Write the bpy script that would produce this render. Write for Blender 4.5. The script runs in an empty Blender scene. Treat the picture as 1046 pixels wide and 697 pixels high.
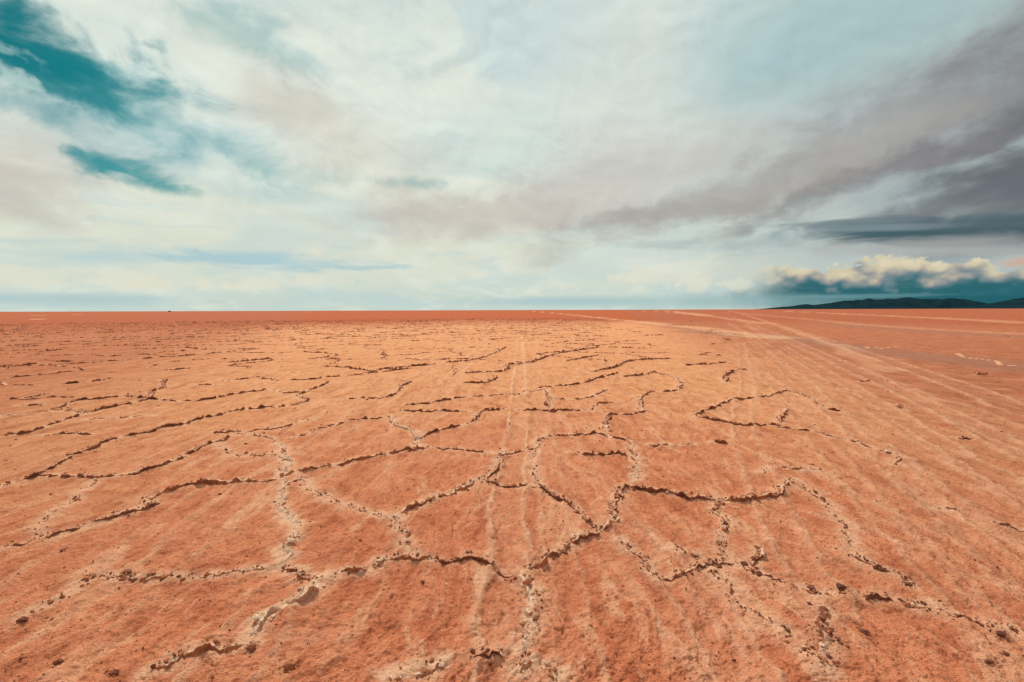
import bpy, math, random
import numpy as np
rnd = random.Random(7)
C = bpy.data.collections.new('scene_objects')
bpy.context.scene.collection.children.link(C)
scene = bpy.context.scene
R = math.radians

# ------------------------------------------------------------------ camera
W0, H0 = 1046.0, 697.0
LENS = 17.0
F = LENS / 36.0 * W0
CAMH = 1.5
PITCH = math.atan(31.6 / F)
ROLL = math.atan(3.4 / 1046.0)
cam_d = bpy.data.cameras.new('camera'); cam_d.lens = LENS; cam_d.sensor_width = 36
cam_d.sensor_fit = 'HORIZONTAL'; cam_d.clip_start = 0.02; cam_d.clip_end = 200000
cam = bpy.data.objects.new('camera', cam_d); C.objects.link(cam)
from mathutils import Matrix, Vector
MR = Matrix.Rotation(math.pi / 2 - PITCH, 4, 'X') @ Matrix.Rotation(-ROLL, 4, 'Z')
cam.matrix_world = Matrix.Translation((0, 0, CAMH)) @ MR
scene.camera = cam

def ray(x, y):
    return (MR.to_3x3() @ Vector(((x - W0 / 2) / F, -(y - H0 / 2) / F, -1))).normalized()
def gp(x, y):
    d = ray(x, y)
    t = CAMH / max(-d.z, 1e-5)
    return (d.x * t, d.y * t)
def azel(x, y):
    d = ray(x, y)
    return math.atan2(d.x, d.y), math.asin(d.z)

# ------------------------------------------------------------------ numpy noise
def _h(ix, iy, seed):
    n = (ix.astype(np.int64) * 374761393 + iy.astype(np.int64) * 668265263 + seed * 1274126177) & 0xffffffff
    n = ((n ^ (n >> 13)) * 1274126177) & 0xffffffff
    n = n ^ (n >> 16)
    return (n & 0xffff).astype(np.float32) / 65535.0
def vnoise(x, y, seed=0):
    ix = np.floor(x); iy = np.floor(y); fx = (x - ix).astype(np.float32); fy = (y - iy).astype(np.float32)
    fx = fx * fx * (3 - 2 * fx); fy = fy * fy * (3 - 2 * fy)
    a = _h(ix, iy, seed); b = _h(ix + 1, iy, seed); c = _h(ix, iy + 1, seed); d = _h(ix + 1, iy + 1, seed)
    return (a + (b - a) * fx) * (1 - fy) + (c + (d - c) * fx) * fy
def fbm(x, y, seed=0, o=4, g=0.5):
    s = 0; a = 1.0; t = 0
    for i in range(o):
        s = s + a * vnoise(x * 2 ** i + 17.3 * i, y * 2 ** i - 9.1 * i, seed + i); t += a; a *= g
    return s / t
def sst(a, b, x):
    t = np.clip((x - a) / (b - a), 0, 1); return t * t * (3 - 2 * t)

# ------------------------------------------------------------------ traced data (photo points -> ground)
# (points, height m, half width m, salt 0..1, continuity 0..1, label)
RIDGES = [
 ([(-14,506),(0,500),(20,492),(37,487),(67,471),(100,457),(134,447),(174,437),(214,427),(241,421),(271,418),(284,418)],.050,.075,.25,.85,
  'longest dark crust ridge, rising rightwards from the left edge in the middle ground'),
 ([(37,487),(67,487),(107,486),(134,486),(147,483),(174,474),(201,460),(221,453),(240,446)],.045,.07,.3,.75,
  'crust ridge with two dark clumps forking off the longest left ridge near the left edge'),
 ([(147,520),(157,510),(174,502),(207,495),(248,493),(278,490),(301,483),(348,476),(370,470),(390,465),(414,461),(438,460)],.042,.07,.4,.85,
  'long crust ridge with pale left end, crossing left of centre below the white lump'),
 ([(438,460),(467,461),(500,464)],.03,.05,.2,.7,'short dark crust ridge just right of the white salt lump'),
 ([(283,453),(288,464),(294,474),(291,484),(286,507),(284,517),(298,533),(296,553),(294,573),(288,582)],.03,.06,.8,.75,
  'pale crumbly crust ridge running towards the camera past the white rock left of centre'),
 ([(-10,428),(0,427),(13,425),(43,422),(57,420),(80,422),(84,425),(67,430),(47,437),(27,444),(0,448),(-10,450)],.045,.08,.25,.7,
  'hooked dark crust ridge that turns back on itself at the left edge'),
 ([(54,420),(77,410),(97,409),(127,406),(164,410)],.04,.08,.2,.7,'dark crust ridge behind the hooked ridge near the left edge'),
 ([(80,425),(114,417),(140,412),(152,409),(154,402),(167,395),(164,389)],.045,.08,.25,.75,'bent crust ridge climbing from the hooked ridge to a dark upper tip'),
 ([(164,410),(191,411),(214,409),(241,404),(271,399)],.04,.08,.25,.7,'dark crust ridge right of the bent ridge in the left middle ground'),
 ([(84,429),(117,428),(157,425)],.02,.05,.5,.5,'thin faint crust ridge just right of the hooked ridge'),
 ([(214,442),(248,441),(278,438),(298,433),(321,428)],.03,.06,.3,.6,'thin crust ridge with one dark knob, just below the end of the longest left ridge'),
 ([(298,448),(321,440),(348,433),(357,430),(380,429),(400,427)],.035,.06,.3,.75,'crust ridge rising from the top of the pale crumbly ridge towards the centre'),
 ([(283,418),(294,416),(314,411),(304,405),(318,399),(335,391)],.04,.08,.2,.7,'zigzag dark crust ridge left of centre in the middle distance'),
 ([(42,446),(67,446),(97,446)],.025,.07,.15,.55,'two flat dark crust patches lying below the hooked ridge'),
 ([(20,408),(52,403)],.035,.09,.2,.7,'short dark crust ridge above the hooked ridge at the left edge'),
 ([(17,415),(50,414)],.03,.08,.2,.7,'lower one of the two short crust ridges above the hooked ridge'),
 ([(60,394),(97,390),(114,387)],.045,.10,.2,.75,'dark knobbly crust ridge far left, above and left of the bent ridge tip'),
 ([(167,379),(197,376)],.045,.10,.2,.8,'dark straight dash of crust beyond the bent ridge tip'),
 ([(3,378),(13,375),(40,372)],.05,.12,.2,.8,'dark crust ridge farthest out at the left edge'),
 ([(57,370),(74,370)],.05,.12,.2,.8,'small dark dash of crust far out near the left edge'),
 ([(227,390),(264,386)],.04,.09,.2,.7,'dark dash of crust beyond the ridge right of the bent ridge'),
 ([(231,371),(278,367)],.05,.12,.2,.8,'dark far crust ridge in the left half below the red band'),
 ([(194,394),(221,394)],.03,.09,.4,.6,'faint pale-grey dash of crust right of the bent ridge tip'),
 ([(350,409),(365,408),(390,407),(407,402),(410,395),(422,390)],.04,.08,.25,.7,'curved crust ridge with dark knob at its left end, left of centre track'),
 ([(375,383),(390,378),(417,375),(460,371),(484,368),(500,363),(517,355)],.045,.10,.25,.7,'long thin far crust ridge slanting up to the centre tyre track'),
 ([(472,381),(507,381),(517,378),(519,373),(544,370),(564,363),(611,355)],.05,.10,.2,.8,'dark stepped crust ridge crossing the far end of the centre tyre track'),
 ([(469,392),(497,391),(507,385)],.045,.09,.2,.85,'short dark crust ridge in front of the stepped ridge left of the centre track'),
 ([(412,414),(437,412),(477,406)],.03,.07,.25,.7,'low crust ridge above the straight dark ridge left of the centre track'),
 ([(407,420),(450,420),(480,421)],.035,.06,.2,.85,'straight level dark crust ridge left of the centre tyre track'),
 ([(428,451),(445,441),(477,435),(487,425),(500,420),(534,420),(564,421),(604,422)],.045,.07,.3,.85,'crust ridge with dark lower arm that bends level across the centre tyre track'),
 ([(397,425),(403,434),(417,440),(427,450),(429,457)],.035,.07,.7,.75,'pale broken crust ridge leading down to the white salt lump'),
 ([(500,464),(514,465),(544,461),(547,452),(567,447),(597,445),(617,446),(638,452),(646,457)],.035,.06,.35,.75,'arched crust ridge right of the centre tyre track'),
 ([(581,464),(597,467),(617,468),(631,466),(647,470)],.04,.06,.15,.9,'short dark sagging crust ridge under the arched ridge'),
 ([(646,457),(648,474),(648,494)],.03,.055,.65,.7,'pale upright crust ridge joining the arched ridge to the S-shaped ridge'),
 ([(617,446),(617,434),(621,426),(644,425),(654,422),(653,410),(664,403),(685,401),(698,394)],.045,.08,.35,.8,'stair-shaped crust ridge climbing right of centre from a pale lump'),
 ([(557,398),(561,407),(561,419)],.045,.07,.4,.8,'short upright crust ridge just right of the centre tyre track'),
 ([(564,409),(597,408),(621,399)],.03,.07,.3,.7,'thin crust ridge reaching right from the short upright ridge'),
 ([(604,422),(609,415),(631,413)],.035,.07,.35,.7,'small crooked crust ridge left of the stair-shaped ridge'),
 ([(544,397),(584,394),(607,388),(631,382)],.045,.09,.2,.65,'knobbly dark crust ridge behind the thin ridge right of the centre track'),
 ([(634,386),(654,384),(668,380)],.045,.09,.2,.8,'short dark crust ridge at the right end of the knobbly one'),
 ([(601,381),(625,376),(644,369),(685,367)],.05,.11,.2,.8,'far dark crust ridge right of the centre track, level at its right end'),
 ([(577,369),(611,363)],.05,.12,.2,.75,'small far crust ridge left of the far level-ended ridge'),
 ([(514,464),(510,471),(504,484),(490,492),(474,499),(462,504),(440,512),(420,522),(405,533),(408,550),(417,568),(420,573)],.048,.06,.45,.85,
  'big C-shaped crust ridge curling down on the left of the centre tyre track'),
 ([(490,493),(510,496),(537,498),(551,500),(567,506),(600,530),(612,546)],.035,.05,.3,.9,'short dark crust ridge crossing the centre tyre track at the top of the C-shaped ridge'),
 ([(534,587),(544,577),(567,565),(584,555),(611,547),(626,535),(626,517),(634,500),(651,500),(685,506),(696,509),(736,514),(763,511),(786,506),(800,497),(808,491)],.05,.055,.4,.9,
  'largest winding S-shaped crust ridge right of the centre, with a white lump on it'),
 ([(532,585),(537,600),(541,607),(546,624),(542,647),(531,670)],.032,.05,.75,.8,'pale crumbly crust ridge continuing the centre tyre track towards the camera'),
 ([(377,585),(390,575),(410,572),(440,573)],.052,.05,.5,.95,'dark-faced crust ridge with a pale rounded top, at the foot of the C-shaped ridge'),
 ([(438,573),(467,575),(490,576),(515,585),(533,587)],.045,.05,.15,.95,'dark lens-shaped crust ridge left of the lower centre track'),
 ([(348,589),(321,597),(311,605),(291,620),(264,639),(254,654)],.06,.06,.9,.95,'whitest thick crust slab tilted diagonally at the lower left, dark below'),
 ([(377,585),(362,588),(348,589)],.03,.04,.6,.8,'low pale crust link above the whitest tilted slab'),
 ([(288,582),(304,584),(314,589),(321,597)],.028,.04,.5,.8,'short crust ridge joining the white-rock ridge to the whitest tilted slab'),
 ([(197,593),(234,590),(268,586),(288,582)],.02,.035,.6,.7,'thin pale level crust ridge left of the white rock'),
 ([(-12,566),(0,562),(17,558),(37,553),(60,547),(84,538),(114,528),(147,520),(158,511)],.038,.05,.3,.8,'crust ridge dark at the left edge and thinning towards the right in the left foreground'),
 ([(150,692),(177,684),(201,674),(227,670),(254,655)],.034,.05,.45,.7,'low broken crust ridge at the bottom edge, lower left'),
 ([(27,627),(67,607),(100,587),(150,594),(197,593)],.016,.05,.4,.6,'faint low crust welt in the left foreground'),
 ([(477,671),(494,675),(512,671),(529,674)],.045,.035,.1,.97,'short black crescent-shaped crust ridge at the bottom centre'),
 ([(393,692),(424,682),(457,673)],.03,.045,.7,.8,'pale low crust ridge at the bottom edge left of the black crescent'),
 ([(527,686),(541,679),(564,684),(571,696)],.025,.05,.75,.85,'pale curved crust plate at the bottom edge right of the black crescent'),
 ([(671,594),(700,587),(716,582),(736,575),(756,578)],.03,.045,.3,.8,'smooth curved crust ridge at lower right leading to a dark clod'),
 ([(764,581),(773,571),(775,563)],.035,.04,.4,.8,'tiny crust ridge hooked upward beside the dark clod at lower right'),
 ([(760,581),(776,589),(796,595),(823,605),(843,612),(854,610)],.034,.045,.45,.75,'crust ridge slanting down right from the dark clod at lower right'),
 ([(853,610),(873,614),(897,616),(913,619)],.045,.05,.15,.9,'dark knobbly level crust ridge at the lower right'),
 ([(836,624),(840,640),(843,657),(840,677),(847,693)],.042,.05,.35,.8,'crumbly dark crust ridge running towards the camera at the lower right'),
 ([(736,514),(739,527),(739,540),(734,553)],.03,.05,.45,.8,'upright crust ridge hanging down from the S-shaped ridge'),
 ([(684,562),(696,567),(716,573)],.03,.045,.5,.7,'small speckled crust ridge above the smooth curved ridge at lower right'),
 ([(860,565),(893,583),(910,589),(933,604)],.02,.04,.2,.6,'faint crust ridge with two dark clods on it at the right foreground'),
 ([(709,429),(726,430),(753,435),(790,435),(803,439),(830,443)],.045,.07,.2,.85,'dark lower rim of the bowl-shaped crust ridge right of centre'),
 ([(709,428),(724,420),(749,410),(783,406),(803,400)],.042,.08,.25,.8,'dark upper rim of the bowl-shaped crust ridge right of centre'),
 ([(794,434),(797,428),(803,420)],.035,.06,.3,.75,'short right closing arm of the bowl-shaped crust ridge'),
 ([(739,392),(743,382),(760,377)],.05,.10,.2,.85,'small hooked dark crust ridge behind the bowl-shaped ridge'),
 ([(696,374),(743,371)],.05,.12,.15,.7,'thin far crust ridge behind the small hooked ridge right of centre'),
 ([(846,419),(863,422)],.035,.07,.15,.85,'short dark crust ridge on its own right of the bowl-shaped ridge'),
 ([(876,390),(888,390)],.05,.10,.1,.9,'small dark crust dash alone on the worn right plain'),
 ([(977,449),(994,449)],.04,.06,.1,.9,'small dark crust dash near the right edge in the middle ground'),
 ([(910,476),(917,471),(927,473)],.04,.06,.15,.9,'small bent dark crust ridge on the right plain'),
 ([(776,485),(793,479),(816,481),(837,482)],.028,.06,.5,.7,'broken pale and dark crust patch beyond the end of the S-shaped ridge'),
 ([(729,454),(746,456)],.045,.06,.15,.85,'pair of dark crust knobs below the bowl-shaped ridge'),
 ([(994,383),(1009,382)],.045,.1,.1,.85,'small far dark crust dash near the right edge below the damp track'),
 ([(947,518),(984,523)],.02,.05,.3,.7,'low dull crust ridge near the right edge of the foreground'),
 ([(1014,535),(1048,541)],.022,.05,.2,.75,'low crust ridge touching the right edge of the picture'),
 ([(696,457),(713,455)],.035,.06,.2,.8,'small crust dash left of the pair of dark knobs'),
 ([(920,414),(927,420)],.03,.07,.15,.8,'tiny slanted crust ridge alone on the right plain'),
 ([(661,457),(698,457)],.03,.06,.15,.65,'dotted level crust ridge right of the arched ridge'),
 ([(808,491),(850,520),(893,583)],.016,.04,.45,.6,'faint pale crust welt from the end of the S-shaped ridge down to the right'),
 ([(551,500),(547,461)],.016,.04,.5,.6,'faint crust welt across the centre track between the arched and C-shaped ridges'),
 ([(634,553),(655,575),(671,594)],.016,.04,.5,.6,'faint crust welt from the S-shaped ridge to the smooth curved ridge'),
 ([(283,453),(262,446),(240,443)],.02,.05,.4,.6,'faint crust welt left of the top of the pale crumbly ridge'),
 ([(221,453),(250,465),(288,466)],.018,.05,.45,.6,'faint crust welt between the forked left ridge and the pale crumbly ridge'),
 ([(301,483),(340,512),(405,533)],.016,.04,.5,.55,'faint pale crust welt reaching the back of the C-shaped ridge'),
 ([(831,442),(870,452),(930,470)],.018,.05,.4,.55,'faint crust welt trailing right from the bowl-shaped ridge'),
 ([(847,693),(800,660),(740,600),(716,582)],.014,.04,.5,.5,'faint long crust welt at the bottom right, below the smooth curved ridge'),
 ([(803,400),(825,406),(846,419)],.022,.06,.3,.6,'faint crust welt from the bowl-shaped ridge to the short ridge right of it'),
 ([(913,619),(970,630),(1048,652)],.016,.045,.35,.6,'faint crust welt from the knobbly level ridge to the right edge'),
 ([(477,406),(515,404),(557,398)],.022,.06,.3,.6,'faint crust welt across the centre track, left of the short upright ridge'),
 ([(271,399),(300,402),(318,399)],.022,.06,.3,.6,'faint crust welt joining the zigzag ridge to the ridge on its left'),
 ([(668,380),(690,386),(698,394)],.025,.07,.3,.6,'faint crust welt down to the top end of the stair-shaped ridge'),
 ([(37,553),(60,520),(107,486)],.018,.05,.35,.6,'faint crust welt between the forked left ridge and the left foreground ridge'),
 ([(734,553),(738,565),(736,575)],.018,.04,.4,.7,'faint short crust welt under the upright ridge hanging from the S-shaped ridge'),
]
CLODS = [  # x, y, size m, salt, label
 (298,557,.040,.95,'white salt rock sitting on the pale crumbly ridge left of centre'),
 (427,450,.075,.9,'white salt lump at the foot of the pale broken ridge'),
 (587,553,.040,1.0,'white salt lump lodged on the S-shaped crust ridge'),
 (618,435,.07,.75,'pale lump at the foot of the stair-shaped ridge'),
 (23,639,.036,.1,'dark clod alone in the lower left foreground'),
 (64,562,.022,.15,'small dark clod right of the ridge at the left edge'),
 (60,679,.028,.3,'greyish clod near the lower left corner'),
 (117,693,.026,.25,'dark clod on the bottom edge at lower left'),
 (257,663,.036,.3,'brown rough clod just below the whitest tilted slab'),
 (296,681,.038,.35,'brown rounded clod at the bottom, right of the whitest tilted slab'),
 (368,553,.020,.1,'small dark pebble left of the C-shaped ridge'),
 (432,596,.020,.1,'small dark pebble below the dark-faced ridge'),
 (537,690,.014,.9,'tiny white pebble on the pale plate at the bottom centre'),
 (760,579,.040,.05,'dark clod at the bend of the smooth curved ridge'),
 (828,606,.036,.1,'dark brown clod left of the knobbly level ridge at lower right'),
 (858,611,.038,.1,'dark clod on the left end of the knobbly level ridge'),
 (893,616,.036,.1,'dark clod in the right half of the knobbly level ridge'),
 (845,654,.045,.1,'largest dark clod, on the ridge running to the camera at lower right'),
 (883,652,.030,.15,'dark clod right of the ridge running to the camera at lower right'),
 (1022,655,.034,.05,'dark clod near the right edge, topmost of the three in the lower right corner'),
 (1027,673,.020,.05,'small dark clod in the middle of the three in the lower right corner'),
 (1010,680,.020,.05,'small dark clod, lowest of the three in the lower right corner'),
 (900,586,.026,.05,'dark pebble, upper of two on the faint ridge at right'),
 (928,601,.028,.05,'dark pebble, lower of two on the faint ridge at right'),
 (225,505,.022,.05,'small dark pebble below the long ridge left of centre'),
 (251,454,.028,.05,'small dark pebble below the end of the longest left ridge'),
]
# pale driven tracks: (points, half width m, strength, kind)
TRACKS = [
 ([(523,316.95),(540,317.9),(578,321),(623,326),(663,330),(723,336),(763,342),(796,345.5)],1.2,.6,0),
 ([(643,317.1),(683,319.5),(723,322.7),(783,331)],1.2,.4,0),
 ([(668,316.9),(690,318.6),(723,322.7)],3.0,.6,0),
 ([(738,316.6),(753,319.3),(784,322.6),(834,327),(884,332),(960,337),(1060,342)],1.2,.28,0),
 ([(745,317.5),(765,323),(800,334),(850,352),(905,378)],.4,.4,0),
 ([(790,317.6),(834,319.5),(934,324),(1060,330.3)],2.6,.42,0),
 ([(885,355.5),(893,355),(900,356.2),(915,354.5)],.05,.9,0),
 ([(978,361),(984,365),(1004,367.5),(1018,369),(1022,373),(1046,374)],.07,.95,0),
 ([(-20,326.9),(20,326.6),(70,325.6)],2.0,.6,0),
 ([(-20,323.4),(40,322.3),(90,321.2)],3,.3,0),
]
DAMP = [
 ([(700,339),(796,344.5),(863,354),(946,364),(1060,378)],1.35,.75),
 ([(850,331),(900,335),(960,339.5),(1060,344.5)],2.0,.6),
 ([(660,331.5),(723,338),(763,343.5)],1.0,.6),
]
# wheel ruts in the near ground: (centre points, half width m, strength)
RUTS = [
 ([(531,345),(531,370),(530,400),(529.5,434),(523,480),(520,500),(518,550),(516,600),(512,700)],.10,1.0),
 ([(757,350),(763,390),(760,412),(757,437),(768,470),(800,540),(840,620)],.10,.7),
 ([(500,345),(470,377),(452,400),(420,440),(360,520),(280,620),(220,700)],.12,.45),
 ([(745,330),(800,365),(870,418),(943,468),(1060,548)],.14,.6),
 ([(720,340),(800,400),(880,470),(960,555),(1050,640)],.12,.45),
 ([(560,420),(600,500),(660,580),(745,690)],.12,.5),
 ([(740,320),(860,372),(960,410),(1060,452)],.2,.5),
 ([(762,332),(850,384),(940,440),(1060,512)],.10,.75),
 ([(752,334),(850,422),(950,512),(1060,610)],.09,.6),
 ([(750,345),(800,405),(880,500),(980,610),(1060,700)],.09,.5),
 ([(790,340),(900,390),(1060,470)],.14,.7),
 ([(820,340),(940,380),(1060,425)],.2,.7),
 ([(546,345),(553,420),(566,520),(590,690)],.07,.45),
 ([(620,520),(680,580),(730,640),(770,700)],.10,.6),
 ([(440,360),(300,430),(120,540),(-20,640)],.15,.35),
 ([(480,350),(330,450),(150,590),(10,700)],.13,.35),
]
# streak-broken pale patches come from noise; see material

def resample(pts, ds):
    p = np.array(pts, float)
    if len(p) > 2:   # Catmull-Rom
        q = np.vstack([2 * p[0] - p[1], p, 2 * p[-1] - p[-2]]); out = []
        for i in range(1, len(q) - 2):
            t = np.linspace(0, 1, 9)[:-1, None]
            a, b, c, d = q[i - 1], q[i], q[i + 1], q[i + 2]
            out.append(.5 * (2 * b + (c - a) * t + (2 * a - 5 * b + 4 * c - d) * t * t + (3 * b - a - 3 * c + d) * t ** 3))
        p = np.vstack(out + [q[-2:-1]])
    seg = np.hypot(*(p[1:] - p[:-1]).T); s = np.concatenate([[0], np.cumsum(seg)])
    n = max(4, int(s[-1] / ds) + 1); si = np.linspace(0, s[-1], n)
    return np.stack([np.interp(si, s, p[:, 0]), np.interp(si, s, p[:, 1])], 1), si

RW = []           # ridge world polylines (densely resampled, waved)
for k, (pts, H, Wd, salt, cont, lab) in enumerate(RIDGES):
    w = [gp(*p) for p in pts]
    rmean = sum(math.hypot(*p) for p in w) / len(w)
    ds = max(.006, rmean / F * .8)
    q, s = resample(w, ds)
    tg = np.gradient(q, axis=0); tg /= np.hypot(tg[:, 0], tg[:, 1])[:, None] + 1e-9
    nn = np.stack([-tg[:, 1], tg[:, 0]], 1)
    lat = (fbm(s / .28, s * 0 + k * 3.7, 11, 3, .55) - .5) * .16 + (vnoise(s / .045, s * 0 + k, 13) - .5) * .03
    lat *= np.clip(np.minimum(s, s[-1] - s) / .12, .15, 1)
    q = q + nn * lat[:, None]
    RW.append((q, s, nn, rmean, ds))

# far honeycomb of ridges
FAR = []
hexa = 1.45
def jv(i, j, which):
    r_ = random.Random(i * 7919 + j * 104729 + which * 31)
    x = hexa * math.sqrt(3) * (i + .5 * (j & 1)); y = hexa * 1.5 * j + (hexa if which else 0)
    return (x + r_.uniform(-.5, .5) * hexa * .9, y + r_.uniform(-.5, .5) * hexa * .9)
for j in range(3, 44):
    for i in range(-48, 49):
        a = jv(i, j, 0); b = jv(i, j, 1)
        jj = j - 1
        n1 = jv(i - 1 + (j & 1), jj, 1); n2 = jv(i + (j & 1), jj, 1)
        for e in ((a, n1), (a, n2), (a, b)):
            mx, my = (e[0][0] + e[1][0]) / 2, (e[0][1] + e[1][1]) / 2
            if my < 3: continue
            r0 = math.hypot(mx, my); u = mx / my
            if abs(u) > 1.35 or r0 < 11.5 or r0 > 85: continue
            keep = .85
            if u > .25: keep *= max(0.03, 1 - (u - .25) / .3)
            if u > .2 and r0 > 24: keep *= .15
            if my < 13.2 and -.9 < u < .5: keep *= .45
            if e[1] is b: keep *= .75
            if rnd.random() < keep: FAR.append((r0, e))
FAR.sort(key=lambda t: t[0])

# ------------------------------------------------------------------ ground height
def seg_dist(X, Y, poly):
    """distance from points to polyline (points near its bbox only)"""
    D = np.full(X.shape, 9e9, np.float32)
    for (ax, ay), (bx, by) in zip(poly[:-1], poly[1:]):
        dx, dy = bx - ax, by - ay; L = dx * dx + dy * dy + 1e-12
        t = np.clip(((X - ax) * dx + (Y - ay) * dy) / L, 0, 1)
        D = np.minimum(D, np.hypot(X - ax - t * dx, Y - ay - t * dy))
    return D
def near_mask(X, Y, poly, m):
    p = np.asarray(poly)
    return np.where((X > p[:, 0].min() - m) & (X < p[:, 0].max() + m) & (Y > p[:, 1].min() - m) & (Y < p[:, 1].max() + m))[0]

RUTW = [(resample([gp(*p) for p in pts], .5)[0], w, s) for pts, w, s in RUTS]
RIDL = [q[::max(1, int(.05 / ds))] for q, s, nn, rm, ds in RW]

def rut_eval(X, Y):
    """returns height, pale-edge amount, track-bed amount"""
    hz = np.zeros(X.shape, np.float32); pale = np.zeros(X.shape, np.float32); bed = np.zeros(X.shape, np.float32)
    for k, (poly, w, st) in enumerate(RUTW):
        idx = near_mask(X, Y, poly, .6)
        if not len(idx): continue
        x, y = X[idx], Y[idx]
        d = seg_dist(x, y, poly) + (vnoise(x * 9, y * 3, 91 + k) - .5) * .07 + (vnoise(x * 30, y * 16, 191 + k) - .5) * .05
        amp = st * sst(.15, .45, fbm(x * .9, y * .55, 70 + k, 3))
        bedm = 1 - sst(w * .6, w * 1.1, d)
        rim = np.exp(-((d - w * 1.25) / (w * .28)) ** 2)
        tread = (vnoise(x * 3, y * 22, 85) - .5) * bedm
        hz[idx] += amp * (-.010 * bedm + .013 * rim * (.5 + vnoise(x * 25, y * 12, 87)) + .004 * tread)
        pale[idx] = np.maximum(pale[idx], amp * rim * (.4 + .6 * vnoise(x * 30, y * 9, 88)) + .12 * bedm * amp)
        bed[idx] = np.maximum(bed[idx], (d < w * 1.5) * st)
    return hz, pale, bed

def base_z(X, Y):
    r = np.hypot(X, Y)
    far = np.clip(1 - r / 60, 0, 1)
    z = (fbm(X * .55, Y * .55, 1, 3) - .5) * .05 * np.clip(1 - r / 400, 0.0, 1)
    wx = X + (vnoise(X * 1.3, Y * 1.3, 5) - .5) * .5
    st = fbm(wx * 7.5, Y * 1.3, 21, 4, .62)            # streaks along the driving direction
    z += (np.abs(st - .5) * -2 + .3) * .023 * far
    z += (fbm(X * 9, Y * 7, 31, 4, .62) - .5) * .022 * far
    nf = np.clip(1 - r / 14, 0, 1)
    fl = fbm(wx * 13, Y * 8, 43, 4, .6)                # thin curled flakes: small steps
    z += (sst(.40, .43, fl) + sst(.52, .545, fl) + sst(.62, .645, fl)) * .0065 * nf
    z += (fbm(X * 34, Y * 30, 37, 3, .7) - .5) * .013 * nf
    pit = vnoise(X * 22, Y * 22, 41)
    z -= sst(.80, .93, pit) * .010 * nf * sst(.4, .6, vnoise(X * 2.1, Y * 2.1, 47))
    return z

def ground_z(X, Y):
    X = np.asarray(X, np.float32); Y = np.asarray(Y, np.float32)
    z = base_z(X, Y) + rut_eval(X, Y)[0]
    dome = np.zeros(X.shape, np.float32); pale = np.zeros(X.shape, np.float32)
    for k, poly in enumerate(RIDL):
        H, Wd, salt = RIDGES[k][1], RIDGES[k][2], RIDGES[k][3]
        idx = near_mask(X, Y, poly, .4)
        if not len(idx): continue
        d = seg_dist(X[idx], Y[idx], poly)
        g = np.exp(-(d / .11) ** 2)
        dome[idx] = np.maximum(dome[idx], g * H * .35)
        dn = d + (fbm(X[idx] * 14, Y[idx] * 14, 61, 3) - .5) * .12
        pale[idx] = np.maximum(pale[idx], np.exp(-(np.maximum(dn, 0) / .06) ** 2) * (.38 + .6 * salt))
    return z + dome, pale

# ------------------------------------------------------------------ helpers: meshes, tags, materials
def mesh_np(name, co, faces4=None, tris=None, attrs=None, smooth=True):
    m = bpy.data.meshes.new(name)
    co = np.asarray(co, np.float32)
    fs = []
    nq = 0 if faces4 is None else len(faces4); nt = 0 if tris is None else len(tris)
    m.vertices.add(len(co)); m.vertices.foreach_set('co', co.ravel())
    li = np.concatenate(([np.asarray(faces4, np.int32).ravel()] if nq else []) + ([np.asarray(tris, np.int32).ravel()] if nt else []))
    m.loops.add(len(li)); m.loops.foreach_set('vertex_index', li)
    m.polygons.add(nq + nt)
    st = np.concatenate([np.arange(nq) * 4, nq * 4 + np.arange(nt) * 3]).astype(np.int32)
    m.polygons.foreach_set('loop_start', st)
    m.polygons.foreach_set('use_smooth', np.full(nq + nt, smooth))
    m.update(calc_edges=True)
    for k, v in (attrs or {}).items():
        a = m.attributes.new(k, 'FLOAT', 'POINT'); a.data.foreach_set('value', np.asarray(v, np.float32))
    return m
def link(name, me, mat, parent=None, loc=None):
    o = bpy.data.objects.new(name, me); C.objects.link(o)
    me.materials.append(mat)
    if parent: o.parent = parent
    if loc is not None: o.location = loc
    return o
def tag(o, label=None, cat=None, group=None, kind=None):
    for k, v in (('label', label), ('category', cat), ('group', group), ('kind', kind)):
        if v: o[k] = v
    return o

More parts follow.
